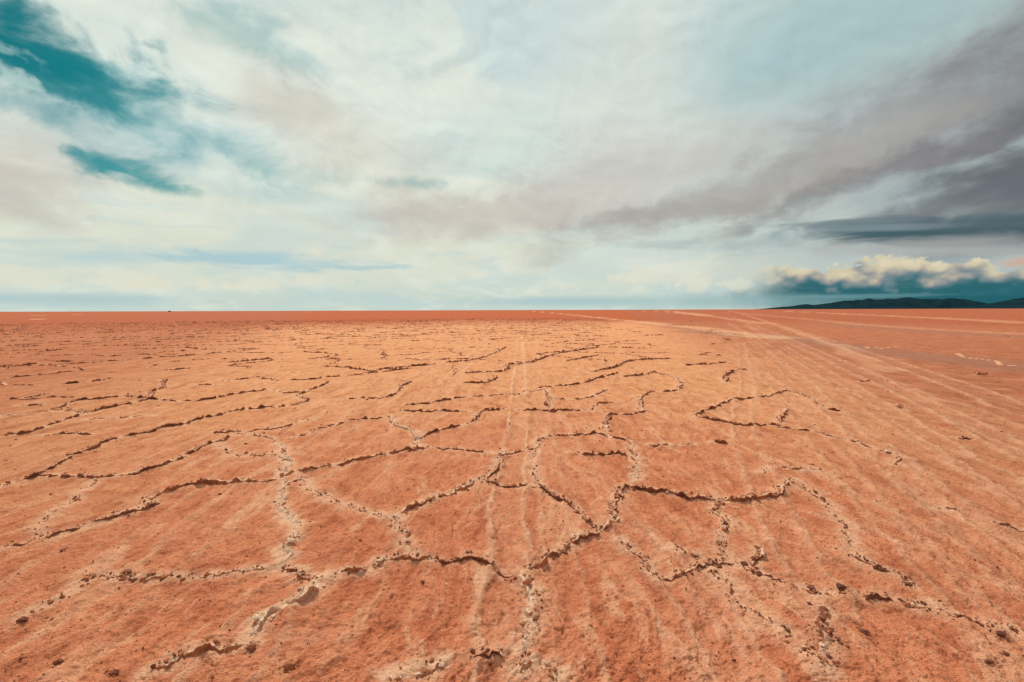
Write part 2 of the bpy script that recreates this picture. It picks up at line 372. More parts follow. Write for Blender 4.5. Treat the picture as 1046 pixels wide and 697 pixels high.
class NT:
    def __init__(s, tree): s.t = tree; s.n = tree.nodes; s.l = tree.links
    def new(s, t, **kw):
        n = s.n.new(t)
        for k, v in kw.items(): setattr(n, k, v)
        return n
    def put(s, sock, v):
        if isinstance(v, bpy.types.NodeSocket): s.l.new(v, sock)
        elif v is not None: sock.default_value = v
    def math(s, op, a, b=None, clamp=False):
        n = s.new('ShaderNodeMath', operation=op, use_clamp=clamp); s.put(n.inputs[0], a)
        if b is not None: s.put(n.inputs[1], b)
        return n.outputs[0]
    def vm(s, op, a, b=None):
        n = s.new('ShaderNodeVectorMath', operation=op); s.put(n.inputs[0], a)
        if b is not None: s.put(n.inputs[1], b)
        return n.outputs['Value' if op in ('LENGTH', 'DOT_PRODUCT') else 'Vector']
    def noise(s, v, scale, detail=4, rough=.5, dist=0, out='Fac'):
        n = s.new('ShaderNodeTexNoise', noise_dimensions=getattr(s, 'dims', '3D')); s.put(n.inputs['Vector'], v); n.inputs['Scale'].default_value = scale
        n.inputs['Detail'].default_value = detail; n.inputs['Roughness'].default_value = rough; n.inputs['Distortion'].default_value = dist
        return n.outputs[out]
    def mr(s, v, a, b, c=0.0, d=1.0, smooth=True):
        n = s.new('ShaderNodeMapRange'); n.interpolation_type = 'SMOOTHSTEP' if smooth else 'LINEAR'
        s.put(n.inputs['Value'], v)
        for k, q in zip(('From Min', 'From Max', 'To Min', 'To Max'), (a, b, c, d)): s.put(n.inputs[k], q)
        return n.outputs['Result']
    def mix(s, f, a, b, mode='MIX'):
        n = s.new('ShaderNodeMix', data_type='RGBA', blend_type=mode, clamp_factor=True)
        s.put(n.inputs[0], f)
        for k, v in ((6, a), (7, b)):
            if not isinstance(v, bpy.types.NodeSocket): v = (v[0], v[1], v[2], 1)
            s.put(n.inputs[k], v)
        return n.outputs[2]
    def attr(s, name): return s.new('ShaderNodeAttribute', attribute_name=name).outputs['Fac']
def material(name):
    m = bpy.data.materials.new(name); m.use_nodes = True
    n = NT(m.node_tree); b = m.node_tree.nodes['Principled BSDF']
    b.inputs['Roughness'].default_value = .95; b.inputs['Specular IOR Level'].default_value = .12
    return m, n, b
def lin(r, g, b):
    f = lambda c: (c / 12.92 if c <= .04045 else ((c + .055) / 1.055) ** 2.4)
    return (f(r / 255), f(g / 255), f(b / 255))

# ground material
gm, n, b = material('dried_mud_soil')
P = n.new('ShaderNodeNewGeometry').outputs['Position']
rad = n.vm('LENGTH', P)
mp = n.new('ShaderNodeMapping'); mp.inputs['Scale'].default_value = (1, .17, 1)
n.put(mp.inputs['Vector'], n.vm('ADD', P, n.vm('MULTIPLY', n.vm('SUBTRACT', n.noise(P, .6, 3, .5, 0, 'Color'), (.5, .5, .5)), (.9, .9, 0))))
big = n.noise(P, .35, 4, .55)
mid = n.noise(P, 3.2, 5, .6)
fine = n.noise(P, 38, 5, .7)
stk = n.noise(mp.outputs[0], 5.5, 5, .65, .4)
stk2 = n.noise(mp.outputs[0], 1.1, 4, .6, .3)
grain = n.noise(P, 13, 6, .68, .3)
sx = n.new('ShaderNodeSeparateXYZ'); n.put(sx.inputs[0], P)
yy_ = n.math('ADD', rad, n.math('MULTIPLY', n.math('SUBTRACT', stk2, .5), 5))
paler = n.mr(yy_, 2.5, 10)                    # paler soil a few metres on
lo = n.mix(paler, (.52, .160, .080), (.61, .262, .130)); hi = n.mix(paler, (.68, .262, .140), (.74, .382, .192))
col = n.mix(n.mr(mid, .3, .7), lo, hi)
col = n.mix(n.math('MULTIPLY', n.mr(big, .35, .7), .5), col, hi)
col = n.mix(n.math('MULTIPLY', n.mr(grain, .47, .30), .65), col, (.33, .085, .036))
col = n.mix(n.math('MULTIPLY', n.mr(grain, .54, .70), .55), col, (.70, .34, .175))
col = n.mix(n.math('MULTIPLY', n.mr(stk, .53, .66), .75), col, (.74, .40, .24))
stk3 = n.noise(mp.outputs[0], 17, 4, .6, .2)
col = n.mix(n.math('MULTIPLY', n.mr(stk3, .56, .70), .6), col, (.76, .43, .27))
col = n.mix(n.math('MULTIPLY', n.mr(stk3, .46, .32), .5), col, (.36, .11, .055))
col = n.mix(n.math('MULTIPLY', n.mr(stk, .48, .30), .5), col, (.33, .088, .038))
col = n.mix(n.math('MULTIPLY', n.mr(fine, .50, .70), .7), col, (.27, .085, .042))
# redder soil beyond the middle distance; sides redder too, vignette and cloud shade painted in
edge = n.noise(mp.outputs[0], .03, 4, .6)
rr = n.math('ADD', rad, n.math('MULTIPLY', n.math('SUBTRACT', edge, .5), 60))
col = n.mix(n.math('MULTIPLY', n.mr(rr, 36, 80), .88), col, (.36, .070, .022))
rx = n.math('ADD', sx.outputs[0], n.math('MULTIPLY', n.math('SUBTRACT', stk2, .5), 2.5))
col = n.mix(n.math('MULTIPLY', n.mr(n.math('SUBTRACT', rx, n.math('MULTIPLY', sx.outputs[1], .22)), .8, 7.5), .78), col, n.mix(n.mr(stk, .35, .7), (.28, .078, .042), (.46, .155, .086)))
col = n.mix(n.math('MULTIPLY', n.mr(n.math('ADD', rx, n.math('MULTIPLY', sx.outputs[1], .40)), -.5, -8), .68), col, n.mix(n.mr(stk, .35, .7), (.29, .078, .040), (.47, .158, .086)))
speck = n.noise(P, 75, 3, .65)
col = n.mix(n.math('MULTIPLY', n.mr(speck, .60, .72), .55), col, (.20, .066, .036))
col = n.mix(n.math('MULTIPLY', n.mr(speck, .40, .28), .4), col, (.78, .46, .30))
dust = n.mr(n.math('ADD', n.math('MULTIPLY', n.noise(P, 1.7, 6, .68), .7), n.math('MULTIPLY', fine, .3)), .52, .66)
col = n.mix(n.math('MULTIPLY', dust, .4), col, (.74, .42, .27))
tk = n.attr('track'); dm = n.attr('damp'); pl = n.attr('pale')
col = n.mix(n.math('MULTIPLY', dm, n.mr(stk, .3, .6)), col, (.30, .165, .125))
col = n.mix(n.math('MULTIPLY', tk, n.mr(stk, .3, .6, .4, .95)), col, (.74, .44, .26))
col = n.mix(n.math('MULTIPLY', pl, n.mr(fine, .25, .55, .5, 1)), col, (.80, .53, .36))
b.inputs['Specular IOR Level'].default_value = .03
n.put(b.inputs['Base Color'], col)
bp = n.new('ShaderNodeBump'); bp.inputs['Strength'].default_value = .8; bp.inputs['Distance'].default_value = .045
hh = n.math('ADD', n.math('MULTIPLY', fine, .8), n.math('MULTIPLY', n.noise(P, 120, 3, .7), .35))
n.put(bp.inputs['Height'], hh); n.put(b.inputs['Normal'], bp.outputs[0])

# crust material
cm, n, b = material('dry_crust')
P = n.new('ShaderNodeNewGeometry').outputs['Position']
f1 = n.noise(P, 45, 5, .7); f2 = n.noise(P, 9, 4, .6)
sal = n.math('ADD', n.attr('salt'), n.math('MULTIPLY', n.math('SUBTRACT', f1, .5), .7))
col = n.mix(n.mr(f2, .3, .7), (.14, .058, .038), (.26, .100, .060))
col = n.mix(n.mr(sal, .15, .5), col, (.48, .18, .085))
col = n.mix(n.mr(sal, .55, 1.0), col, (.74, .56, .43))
n.put(b.inputs['Base Color'], col)
bp = n.new('ShaderNodeBump'); bp.inputs['Strength'].default_value = .9; bp.inputs['Distance'].default_value = .01
n.put(bp.inputs['Height'], n.noise(P, 90, 5, .75)); n.put(b.inputs['Normal'], bp.outputs[0])

# ------------------------------------------------------------------ ground mesh (polar sheet round the camera foot)
KF = CAMH * F
ypx = np.arange(KF / 1.25, .6, -.78)
rows = np.concatenate([np.linspace(.02, 1.2, 14)[:-1], KF / ypx, np.geomspace(KF / .6 * 1.15, 90000, 24)])
A = math.radians(57)
ua = np.linspace(-math.tan(A), math.tan(A), 1330)
ang = np.concatenate([np.arctan(ua), np.linspace(A, 2 * math.pi - A, 62)[1:-1]])
NR, NA = len(rows), len(ang)
X = (rows[:, None] / np.maximum(np.cos(ang), np.cos(A))[None, :] * np.sin(ang)[None, :]).ravel()
Y = (rows[:, None] / np.maximum(np.cos(ang), np.cos(A))[None, :] * np.cos(ang)[None, :]).ravel()
Z = np.zeros(len(X), np.float32); PALE = np.zeros(len(X), np.float32)
rr_ = np.hypot(X, Y)
nearv = np.where(rr_ < 400)[0]
Z[nearv], PALE[nearv] = ground_z(X[nearv], Y[nearv])
_, rp, RBED = rut_eval(X.astype(np.float32), Y.astype(np.float32)); PALE = np.maximum(PALE, rp * .8)
TRK = np.zeros(len(X), np.float32); DMP = np.zeros(len(X), np.float32)
Xf, Yf = X.astype(np.float32), Y.astype(np.float32)
for k, (pts, w, s, _) in enumerate(TRACKS):
    poly = [gp(*p) for p in pts]
    idx = near_mask(Xf, Yf, poly, 12 + w)
    x, y = Xf[idx], Yf[idx]
    d = seg_dist(x, y, poly) + (fbm(x / (w * 1.5), y / (w * 6), 50 + k, 3) - .5) * w * 1.3
    TRK[idx] = np.maximum(TRK[idx], s * (1 - sst(w * .45, w * 1.25, d)))
for k, (pts, w, s) in enumerate(DAMP):
    poly = resample([gp(*p) for p in pts], 1.0)[0]
    idx = near_mask(Xf, Yf, poly, 6 + w)
    x, y = Xf[idx], Yf[idx]
    d = seg_dist(x, y, poly) + (fbm(x / w, y / (w * 4), 150 + k, 3) - .5) * w * 1.4
    DMP[idx] = np.maximum(DMP[idx], s * (1 - sst(w * .4, w * 1.2, d)))
ii, jj = np.meshgrid(np.arange(NR - 1), np.arange(NA), indexing='ij')
j2 = (jj + 1) % NA
quads = np.stack([ii * NA + jj, ii * NA + j2, (ii + 1) * NA + j2, (ii + 1) * NA + jj], -1).reshape(-1, 4)[:, ::-1]
centre = np.arange(NA)
CO = np.stack([X, Y, Z], 1)
# vertex normals of the whole sheet, so that the cut-out tracks shade continuously
a_, b_, c_, d_ = (CO[quads[:, k]] for k in range(4))
fn = np.cross(c_ - a_, d_ - b_)
VN = np.zeros_like(CO)
for ax in range(3):
    for k in range(4):
        VN[:, ax] += np.bincount(quads[:, k], weights=fn[:, ax], minlength=len(CO))
VN /= np.linalg.norm(VN, axis=1)[:, None] + 1e-20
if VN[:, 2].mean() < 0: VN = -VN; quads = quads[:, ::-1]
def sheet(name, sel, kind='structure'):
    q = quads[sel]; u, inv = np.unique(q, return_inverse=True)
    me = mesh_np(name, CO[u], inv.reshape(-1, 4), attrs={'pale': PALE[u], 'track': TRK[u], 'damp': DMP[u]})
    me.normals_split_custom_set_from_vertices(VN[u].tolist())
    o = link(name, me, gm); o['kind'] = kind
    return o
qt = TRK[quads].mean(1) > .42; qd = (DMP[quads].mean(1) > .35) & ~qt
qr = (RBED[quads].mean(1) > .65) & ~qt & ~qd & (rr_[quads[:, 0]] < 30)
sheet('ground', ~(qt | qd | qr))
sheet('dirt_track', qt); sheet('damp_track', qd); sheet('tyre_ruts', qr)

# ------------------------------------------------------------------ crust ridges
ico_v, ico_f = None, None
def make_ico():
    import bmesh
    bm = bmesh.new(); bmesh.ops.create_icosphere(bm, subdivisions=2, radius=1)
    v = np.array([x.co[:] for x in bm.verts]); f = np.array([[q.index for q in p.verts] for p in bm.faces]); bm.free()
    return v, f
ico_v, ico_f = make_ico()
import bmesh as _bm
def ico1():
    bm = _bm.new(); _bm.ops.create_icosphere(bm, subdivisions=1, radius=1)
    v = np.array([x.co[:] for x in bm.verts]); f = np.array([[q.index for q in p.verts] for p in bm.faces]); bm.free()
    return v, f
i1v, i1f = ico1()
nrs = np.random.RandomState(5)
def lumps(px, py, pz, size, salt, V=None, Fc=None):
    V = i1v if V is None else V; Fc = i1f if Fc is None else Fc
    N = len(px)
    sc = size[:, None] * nrs.uniform(.6, 1.3, (N, 3)); sc[:, 2] *= .75
    jit = 1 + nrs.uniform(-.32, .32, (N, len(V)))
    th = nrs.uniform(0, 6.28, N)
    v = V[None] * jit[:, :, None] * sc[:, None, :]
    x = v[..., 0] * np.cos(th)[:, None] - v[..., 1] * np.sin(th)[:, None]; y = v[..., 0] * np.sin(th)[:, None] + v[..., 1] * np.cos(th)[:, None]
    co = np.stack([x + px[:, None], y + py[:, None], v[..., 2] + pz[:, None]], -1).reshape(-1, 3)
    f = (Fc[None] + (np.arange(N) * len(V))[:, None, None]).reshape(-1, 3)
    return co, f, np.repeat(salt, len(V))

def ridge_geo(q, s, nn, H, Wd, salt, cont, seed, ds, nt, crumb):
    """one heaved crust: a broken asymmetric strip dug into the ground, plus crumbs"""
    tocam = -q / (np.hypot(q[:, 0], q[:, 1])[:, None] + 1e-6)
    side = np.sign(np.median((nn * tocam).sum(1))) or 1
    n_ = nn * side
    L = s[-1]
    e = fbm(s / .22, s * 0 + seed * 1.37, 201, 3, .6)
    thr = .62 - .42 * cont
    env = sst(thr - .04, thr + .13, e) * (.25 + 1.3 * vnoise(s / .05, s * 0 + seed, 205)) * (.75 + .6 * vnoise(s / .4, s * 0 + seed, 206))
    env = np.maximum(env, .30 * np.clip(cont * 1.3, 0, 1) * (.4 + .9 * vnoise(s / .07, s * 0 + seed, 209)))
    env *= np.clip(np.minimum(s, L - s) / min(.15, L * .2), 0, 1) ** .7
    ww = Wd * (.6 + .8 * vnoise(s / .13, s * 0 + seed, 207))
    t = np.linspace(-1, 1, nt)
    pk = .25
    prof = np.where(t < pk, ((t + 1) / (1 + pk)) ** 1.5, np.clip(1 - (t - pk) / (1 - pk), 0, 1) ** .75)
    S, T = np.meshgrid(s, t, indexing='ij'); PR = np.broadcast_to(prof, S.shape)
    off = T * ww[:, None] + .85 * H * env[:, None] * PR
    x = q[:, 0:1] + n_[:, 0:1] * off; y = q[:, 1:2] + n_[:, 1:2] * off
    gz = ground_z(x.ravel(), y.ravel())[0].reshape(x.shape) if crumb != 0 else base_z(x, y)
    rough = fbm(x * 38, y * 38, 211, 3, .7) - .5; blk = vnoise(x * 17, y * 17, 213)
    z = gz - .013 + (H * env)[:, None] * PR * (.62 + .75 * blk) + rough * .022 * np.clip(env, 0, 1)[:, None] * np.minimum(1, PR * 3) + .010 * np.minimum(1, env * 2)[:, None] * PR
    x = x + (vnoise(x * 55, y * 55, 215) - .5) * .012 * np.clip(H / .04, .4, 1.5); y = y + (vnoise(x * 55, y * 55, 216) - .5) * .012
    face = sst(pk - .12, pk + .10, T + .35 * (vnoise(x * 45, y * 45, 220) - .5)) * np.clip(PR * 4, 0, 1) * np.clip(env[:, None] * 1.4, 0, 1)  # steep face coloured darker: damp broken crust, and its thin shadow painted in
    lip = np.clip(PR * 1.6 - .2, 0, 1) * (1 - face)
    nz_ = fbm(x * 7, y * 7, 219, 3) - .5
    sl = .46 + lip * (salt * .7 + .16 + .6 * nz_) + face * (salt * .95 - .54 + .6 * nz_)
    ns, ntt = x.shape
    i, j = np.meshgrid(np.arange(ns - 1), np.arange(ntt - 1), indexing='ij')
    f = np.stack([i * ntt + j, (i + 1) * ntt + j, (i + 1) * ntt + j + 1, i * ntt + j + 1], -1).reshape(-1, 4)
    co = np.stack([x, y, z], -1).reshape(-1, 3)
    tri = None; sa = sl.ravel()
    N = int(L * abs(crumb))
    if N > 0:
        k = nrs.randint(0, ns, N); keep = nrs.rand(N) < np.clip(env[k] * 1.3 + .12, 0, 1); k = k[keep]; N = len(k)
        if N:
            o = (nrs.normal(.25, .75, N)) * ww[k]
            px = q[k, 0] + n_[k, 0] * o; py = q[k, 1] + n_[k, 1] * o
            pz = (ground_z(px, py)[0] if crumb > 0 else base_z(px, py)) + .003 + (H * env[k]) * np.clip(1 - np.abs(o / ww[k]), 0, 1) * .7
            sz = np.clip(np.exp(nrs.normal(math.log(.0058), .5, N)), .0025, .018) * max(1, min(1.7, ds / .012))
            c2, f2, s2 = lumps(px, py, pz, sz, np.clip(salt + nrs.normal(-.1, .3, N), 0, 1))
            tri = f2 + len(co); co = np.vstack([co, c2]); sa = np.concatenate([sa, s2])
    return co, f, tri, sa

for k, (pts, H, Wd, salt, cont, lab) in enumerate(RIDGES):
    q, s, nn, rm, ds = RW[k]
    H *= .52 if rm < 5 else .52 + .25 * min(1, (rm - 5) / 4); Wd *= .56; cont = min(.97, cont + .12)
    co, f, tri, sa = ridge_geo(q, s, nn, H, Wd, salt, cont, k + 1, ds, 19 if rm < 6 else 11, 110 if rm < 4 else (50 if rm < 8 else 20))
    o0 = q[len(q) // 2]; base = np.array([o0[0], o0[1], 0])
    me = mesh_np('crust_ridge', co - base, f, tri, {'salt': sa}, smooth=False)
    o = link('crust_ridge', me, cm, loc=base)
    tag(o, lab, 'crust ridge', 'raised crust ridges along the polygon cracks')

def far_geo(e, seed, r0):
    (ax, ay), (bx, by) = e
    ds = max(.02, r0 / F * .9)
    n_ = 5; pts = []
    r_ = random.Random(seed)
    L = math.hypot(bx - ax, by - ay)
    for i in range(n_ + 1):
        t = i / n_; w = math.sin(math.pi * t) * L * .12
        pts.append((ax + (bx - ax) * t + r_.uniform(-w, w), ay + (by - ay) * t + r_.uniform(-w, w)))
    q, s = resample(pts, ds)
    tg = np.gradient(q, axis=0); tg /= np.hypot(tg[:, 0], tg[:, 1])[:, None] + 1e-9
    nn = np.stack([-tg[:, 1], tg[:, 0]], 1)
    H = r_.uniform(.014, .034) * (1 + min(.3, r0 / 120)); Wd = .05 + .05 * min(1, r0 / 40)
    return ridge_geo(q, s, nn, H, Wd, r_.uniform(.1, .45), r_.uniform(.5, .8), seed, ds, 7, 0 if r0 > 30 else -6)
zone = {
 'left': ('small dark broken crust ridge in the dense field of ridges on the far left plain', 'far crust ridges on the left plain'),
 'middle': ('small dark broken crust ridge in the dense field of ridges straight ahead towards the horizon', 'far crust ridges straight ahead'),
 'right': ('small dark broken crust ridge in the thin scatter of ridges on the far right plain', 'far crust ridges on the right plain')}
IND = 300 - len(RIDGES) - 4
acc = []
for k, (r0, e) in enumerate(FAR):
    co, f, tri, sa = far_geo(e, 1000 + k, r0)
    if k < IND:
        base = np.array([e[0][0], e[0][1], 0])
        me = mesh_np('crust_ridge', co - base, f, tri, {'salt': sa}, smooth=False)
        o = link('crust_ridge', me, cm, loc=base)
        u = e[0][0] / e[0][1]
        lb, gr = zone['left' if u < -.35 else 'middle' if u < .3 else 'right']
        tag(o, lb, 'crust ridge', gr)
    else: acc.append((co, f, sa))
off = 0; cs, fs, ss = [], [], []
for co, f, sa in acc:
    f = f[:, :] + off; cs.append(co[:len(sa)]); fs.append(f); ss.append(sa); off += len(co)
me = mesh_np('crust_rubble', np.vstack(cs), np.vstack(fs), None, {'salt': np.concatenate(ss)}, smooth=False)
o = link('crust_rubble', me, cm)
tag(o, 'countless dark crust ridges merging into specks towards the horizon', 'crust rubble', kind='stuff')

# ------------------------------------------------------------------ clods
def clod(x, y, size, salt, lab):
    gx, gy = gp(x, y)
    v = ico_v.copy()
    import bmesh
    bm = bmesh.new(); bmesh.ops.create_icosphere(bm, subdivisions=3, radius=1)
    v = np.array([q.co[:] for q in bm.verts]); f = np.array([[q.index for q in p.verts] for p in bm.faces]); bm.free()
    sd = rnd.random() * 90
    a = fbm(v[:, 0] * 1.6 + sd, v[:, 1] * 1.6 + v[:, 2] * 1.3 + sd, 301, 4, .65) - .5
    c = fbm(v[:, 2] * 2.5 + sd, v[:, 0] * 2.5 - v[:, 1] * 1.7, 303, 3, .7) - .5
    v = v * (1 + .9 * a + .5 * c)[:, None]
    v *= np.array([rnd.uniform(.9, 1.3), rnd.uniform(.75, 1), rnd.uniform(.6, .8)]) * size
    gz = float(ground_z(np.array([gx]), np.array([gy]))[0][0])
    N = 10
    th = nrs.uniform(0, 6.28, N); rr = size * nrs.uniform(.9, 2.0, N)
    px, py = rr * np.cos(th), rr * np.sin(th)
    pz = ground_z(px + gx, py + gy)[0] - gz + .002
    c2, f2, s2 = lumps(px, py, pz, size * nrs.uniform(.08, .25, N), np.full(N, salt))
    co = np.vstack([v + [0, 0, size * .3], c2])
    me = mesh_np('clod', co, None, np.vstack([f, f2 + len(v)]), {'salt': np.concatenate([np.full(len(v), salt), s2])}, smooth=False)
    nm = 'salt_lump' if salt > .7 else 'clod'
    o = link(nm, me, cm, loc=(gx, gy, gz))
    tag(o, lab, 'salt lump' if salt > .7 else 'clod', 'white salt lumps' if salt > .7 else 'loose dark clods on the flat')
for x_, y_, sz_, sa_, lb_ in CLODS: clod(x_, y_, sz_ * .55, sa_, lb_)

# loose gravel too small to count
N = 4200
ypx_ = nrs.uniform(30, 420, N); yy = KF / ypx_; xx = yy * nrs.uniform(-1.3, 1.3, N)
zz = ground_z(xx, yy)[0]
sz = np.clip(np.exp(nrs.normal(math.log(.0034), .5, N)), .0016, .012) * np.clip(yy / 4, .8, 2)
co, f, sa = lumps(xx, yy, zz + sz * .2, sz, np.clip(nrs.normal(.36, .2, N), 0, .8))
o = link('gravel', mesh_np('gravel', co, None, f, {'salt': sa}, smooth=False), cm)
tag(o, 'fine crumbs of dried crust strewn over the flat', 'gravel', kind='stuff')

# ------------------------------------------------------------------ hills
hm, n, b = material('hazed_hills')
b.inputs['Specular IOR Level'].default_value = 0
P = n.new('ShaderNodeNewGeometry').outputs['Position']
n.put(b.inputs['Base Color'], n.mix(n.mr(n.noise(P, .004, 5, .6), .35, .65), (.006, .022, .031), (.011, .033, .044)))  # distance haze and shade put into the dark teal base colour
def hills(name, D, prof, depth, seed):
    """prof: (photo x, crest photo y) -> a range with depth standing D metres away"""
    xs = np.array([p[0] for p in prof], float); ys = np.array([p[1] for p in prof], float)
    nx, nd = 260, 40
    gx = np.linspace(xs[0], xs[-1], nx)
    el = []
    for x in gx:
        d = ray(x, float(np.interp(x, xs, ys))); el.append((d.x / d.y, d.z / d.y))
    el = np.array(el)
    v = np.linspace(-1, 1, nd)
    U, V = np.meshgrid(np.arange(nx), v, indexing='ij')
    Yw = D + V * depth; Xw = el[:, 0][:, None] * D * np.ones_like(V) 
    jag = fbm(gx / 9.0, gx * 0 + seed, seed, 4, .65)
    crest = (np.maximum(el[:, 1], 0) * (.86 + .3 * jag))[:, None] * D
    rg = fbm(Xw / 900, Yw / 900, seed, 4, .55)
    prof_ = (1 - np.abs(V)) ** .8
    Zw = -8 + (crest + 8) * prof_ * np.clip(1 + (rg - .5) * .9 * (1 - prof_), .2, 1.4)
    co = np.stack([Xw, Yw, Zw], -1).reshape(-1, 3)
    i, j = np.meshgrid(np.arange(nx - 1), np.arange(nd - 1), indexing='ij')
    f = np.stack([i * nd + j, (i + 1) * nd + j, (i + 1) * nd + j + 1, i * nd + j + 1], -1).reshape(-1, 4)
    o = link(name, mesh_np(name, co, f, smooth=True), hm); o['kind'] = 'structure'
hills('hills', 16000, [(785,316),(800,313.5),(812,312.4),(824,310.6),(828,312),(840,310.4),(856,308.4),(870,306.8),(880,306.2),(887,305),(895,306.6),(905,305.6),(915,306),(925,304.4),(935,305.2),(948,305.8),(958,305.2),(970,305),(984,305.4),(993,309.2),(1000,311.4),(1012,312.4),(1030,313),(1046,313)], 1500, 401)
hills('hills', 13500, [(985,315.5),(1000,312.8),(1012,311),(1022,309),(1032,306.4),(1040,304.6),(1048,303.2),(1065,300),(1090,297),(1130,300),(1180,306),(1240,315.5)], 1300, 405)

# ------------------------------------------------------------------ the far vehicle
vm_, n, b = material('dark_car_paint'); b.inputs['Roughness'].default_value = .4
n.put(b.inputs['Base Color'], n.mix(n.mr(n.noise(n.new('ShaderNodeTexCoord').outputs['Object'], 2, 3), .4, .6), (.035, .028, .026), (.05, .04, .035)))
vg, n, b = material('car_glass'); b.inputs['Roughness'].default_value = .1; b.inputs['Base Color'].default_value = (.02, .03, .035, 1)
vt, n, b = material('car_rubber'); b.inputs['Base Color'].default_value = (.02, .02, .02, 1)
import bmesh
def prism(pts, w, bev=.06):
    bm = bmesh.new()
    a = [bm.verts.new((x, -w, z)) for x, z in pts]; c = [bm.verts.new((x, w, z)) for x, z in pts]
    bm.faces.new(a[::-1]); bm.faces.new(c)
    for i in range(len(pts)): bm.faces.new((a[i], a[(i + 1) % len(pts)], c[(i + 1) % len(pts)], c[i]))
    bmesh.ops.recalc_face_normals(bm, faces=bm.faces)
    if bev: bmesh.ops.bevel(bm, geom=bm.edges[:], offset=bev, segments=2, affect='EDGES')
    return bm
def bobj(name, bm, mat, par, loc=(0, 0, 0)):
    me = bpy.data.meshes.new(name); bm.to_mesh(me); bm.free(); o = link(name, me, mat, par, loc); return o
dv = ray(173.5, 317.0)
DV = 820.0
car = bpy.data.objects.new('vehicle', None); C.objects.link(car)
car.location = (dv.x / dv.y * DV, DV, 0); car.rotation_euler = (0, 0, R(20))
tag(car, 'tiny dark off-road vehicle standing on the left horizon', 'vehicle')
bobj('body', prism([(-2.2, .45), (2.2, .45), (2.25, .95), (1.1, 1.1), (.75, 1.85), (-2.1, 1.9), (-2.25, 1.0)], .88), vm_, car)
for sy in (-1, 1): bobj('side_window', prism([(-1.9, 1.2), (.85, 1.2), (.6, 1.7), (-1.85, 1.74)], .02, 0), vg, car, (0, sy * .885, 0))
bobj('roof_rack', prism([(-1.9, 1.97), (.6, 1.97), (.6, 2.3), (-1.9, 2.3)], .7, .04), vm_, car)
wm = None
for sx in (-1.35, 1.4):
    for sy in (-.8, .8):
        bm = bmesh.new(); bmesh.ops.create_cone(bm, cap_ends=True, segments=20, radius1=.4, radius2=.4, depth=.25)
        bmesh.ops.rotate(bm, verts=bm.verts, cent=(0, 0, 0), matrix=Matrix.Rotation(math.pi / 2, 3, 'X'))
        bobj('wheel', bm, vt, car, (sx, sy, .4))

# ------------------------------------------------------------------ sky
SUN_EL, SUN_AZ = 46.0, -20.0        # azimuth measured from +Y towards +X
wd = bpy.data.worlds.new('World'); scene.world = wd; wd.use_nodes = True
wd.cycles.sampling_method = 'NONE'
n = NT(wd.node_tree); n.dims = '2D'
bg = wd.node_tree.nodes['Background']; bg.inputs['Strength'].default_value = .1
D = n.new('ShaderNodeTexCoord').outputs['Generated']
sp = n.new('ShaderNodeSeparateXYZ'); n.put(sp.inputs[0], D)
dx, dy, dz = sp.outputs
az = n.math('ARCTAN2', dx, dy); el = n.math('ARCSINE', dz)
elp = n.math('MAXIMUM', el, 0.0)
zz_ = n.math('ADD', n.math('MAXIMUM', dz, 0), .16)
cb = n.new('ShaderNodeCombineXYZ'); n.put(cb.inputs[0], n.math('DIVIDE', dx, zz_)); n.put(cb.inputs[1], n.math('DIVIDE', dy, zz_))
CP = cb.outputs[0]
ca = n.new('ShaderNodeCombineXYZ'); n.put(ca.inputs[0], az); n.put(ca.inputs[1], el)
AE = ca.outputs[0]
# warp
w1 = n.noise(CP, 1.3, 5, .6, 0, 'Color'); w1 = n.vm('MULTIPLY', n.vm('SUBTRACT', w1, (.5, .5, .5)), (.12, .08, 0))
w2 = n.noise(AE, 9, 6, .6, 0, 'Color'); w2 = n.vm('MULTIPLY', n.vm('SUBTRACT', w2, (.5, .5, .5)), (.09, .055, 0))
warp = n.vm('ADD', w1, w2)
lowdamp = n.mr(elp, 0.0, .22, .25, 1)
sc = n.new('ShaderNodeVectorMath', operation='SCALE'); n.put(sc.inputs[0], warp); n.put(sc.inputs['Scale'], lowdamp)
AW = n.vm('ADD', AE, sc.outputs[0])
def nrm(v, lo=.28, hi=.72): return n.mr(v, lo, hi, 0, 1, False)
m1 = n.new('ShaderNodeMapping'); m1.inputs['Scale'].default_value = (1.5, .75, 1); n.put(m1.inputs['Vector'], CP)
m2 = n.new('ShaderNodeMapping'); m2.inputs['Scale'].default_value = (1, 1.7, 1); n.put(m2.inputs['Vector'], AE)
m3 = n.new('ShaderNodeMapping'); m3.inputs['Scale'].default_value = (1, 1.7, 1); m3.inputs['Location'].default_value = (.012, -.03, 0); n.put(m3.inputs['Vector'], AE)
fP = nrm(n.noise(m2.outputs[0], 8, 7, .58, .25), .3, .7)           # puffs
fQ = nrm(n.noise(m3.outputs[0], 8, 7, .58, .25), .3, .7)           # the same a little nearer the sun
relief = n.math('SUBTRACT', fP, fQ)
fA = n.math('ADD', n.math('MULTIPLY', nrm(n.noise(m1.outputs[0], 1.6, 7, .6, .3)), .5), n.math('MULTIPLY', fP, .5))
fB = nrm(n.noise(CP, .8, 5, .55, .4))
ms = n.new('ShaderNodeMapping'); ms.inputs['Scale'].default_value = (3, 14, 1); n.put(ms.inputs['Vector'], AE)
fS = nrm(n.noise(ms.outputs[0], 2.2, 7, .6, .5))             # low stratus streaks
fC = nrm(n.noise(AE, 26, 7, .6, .2))
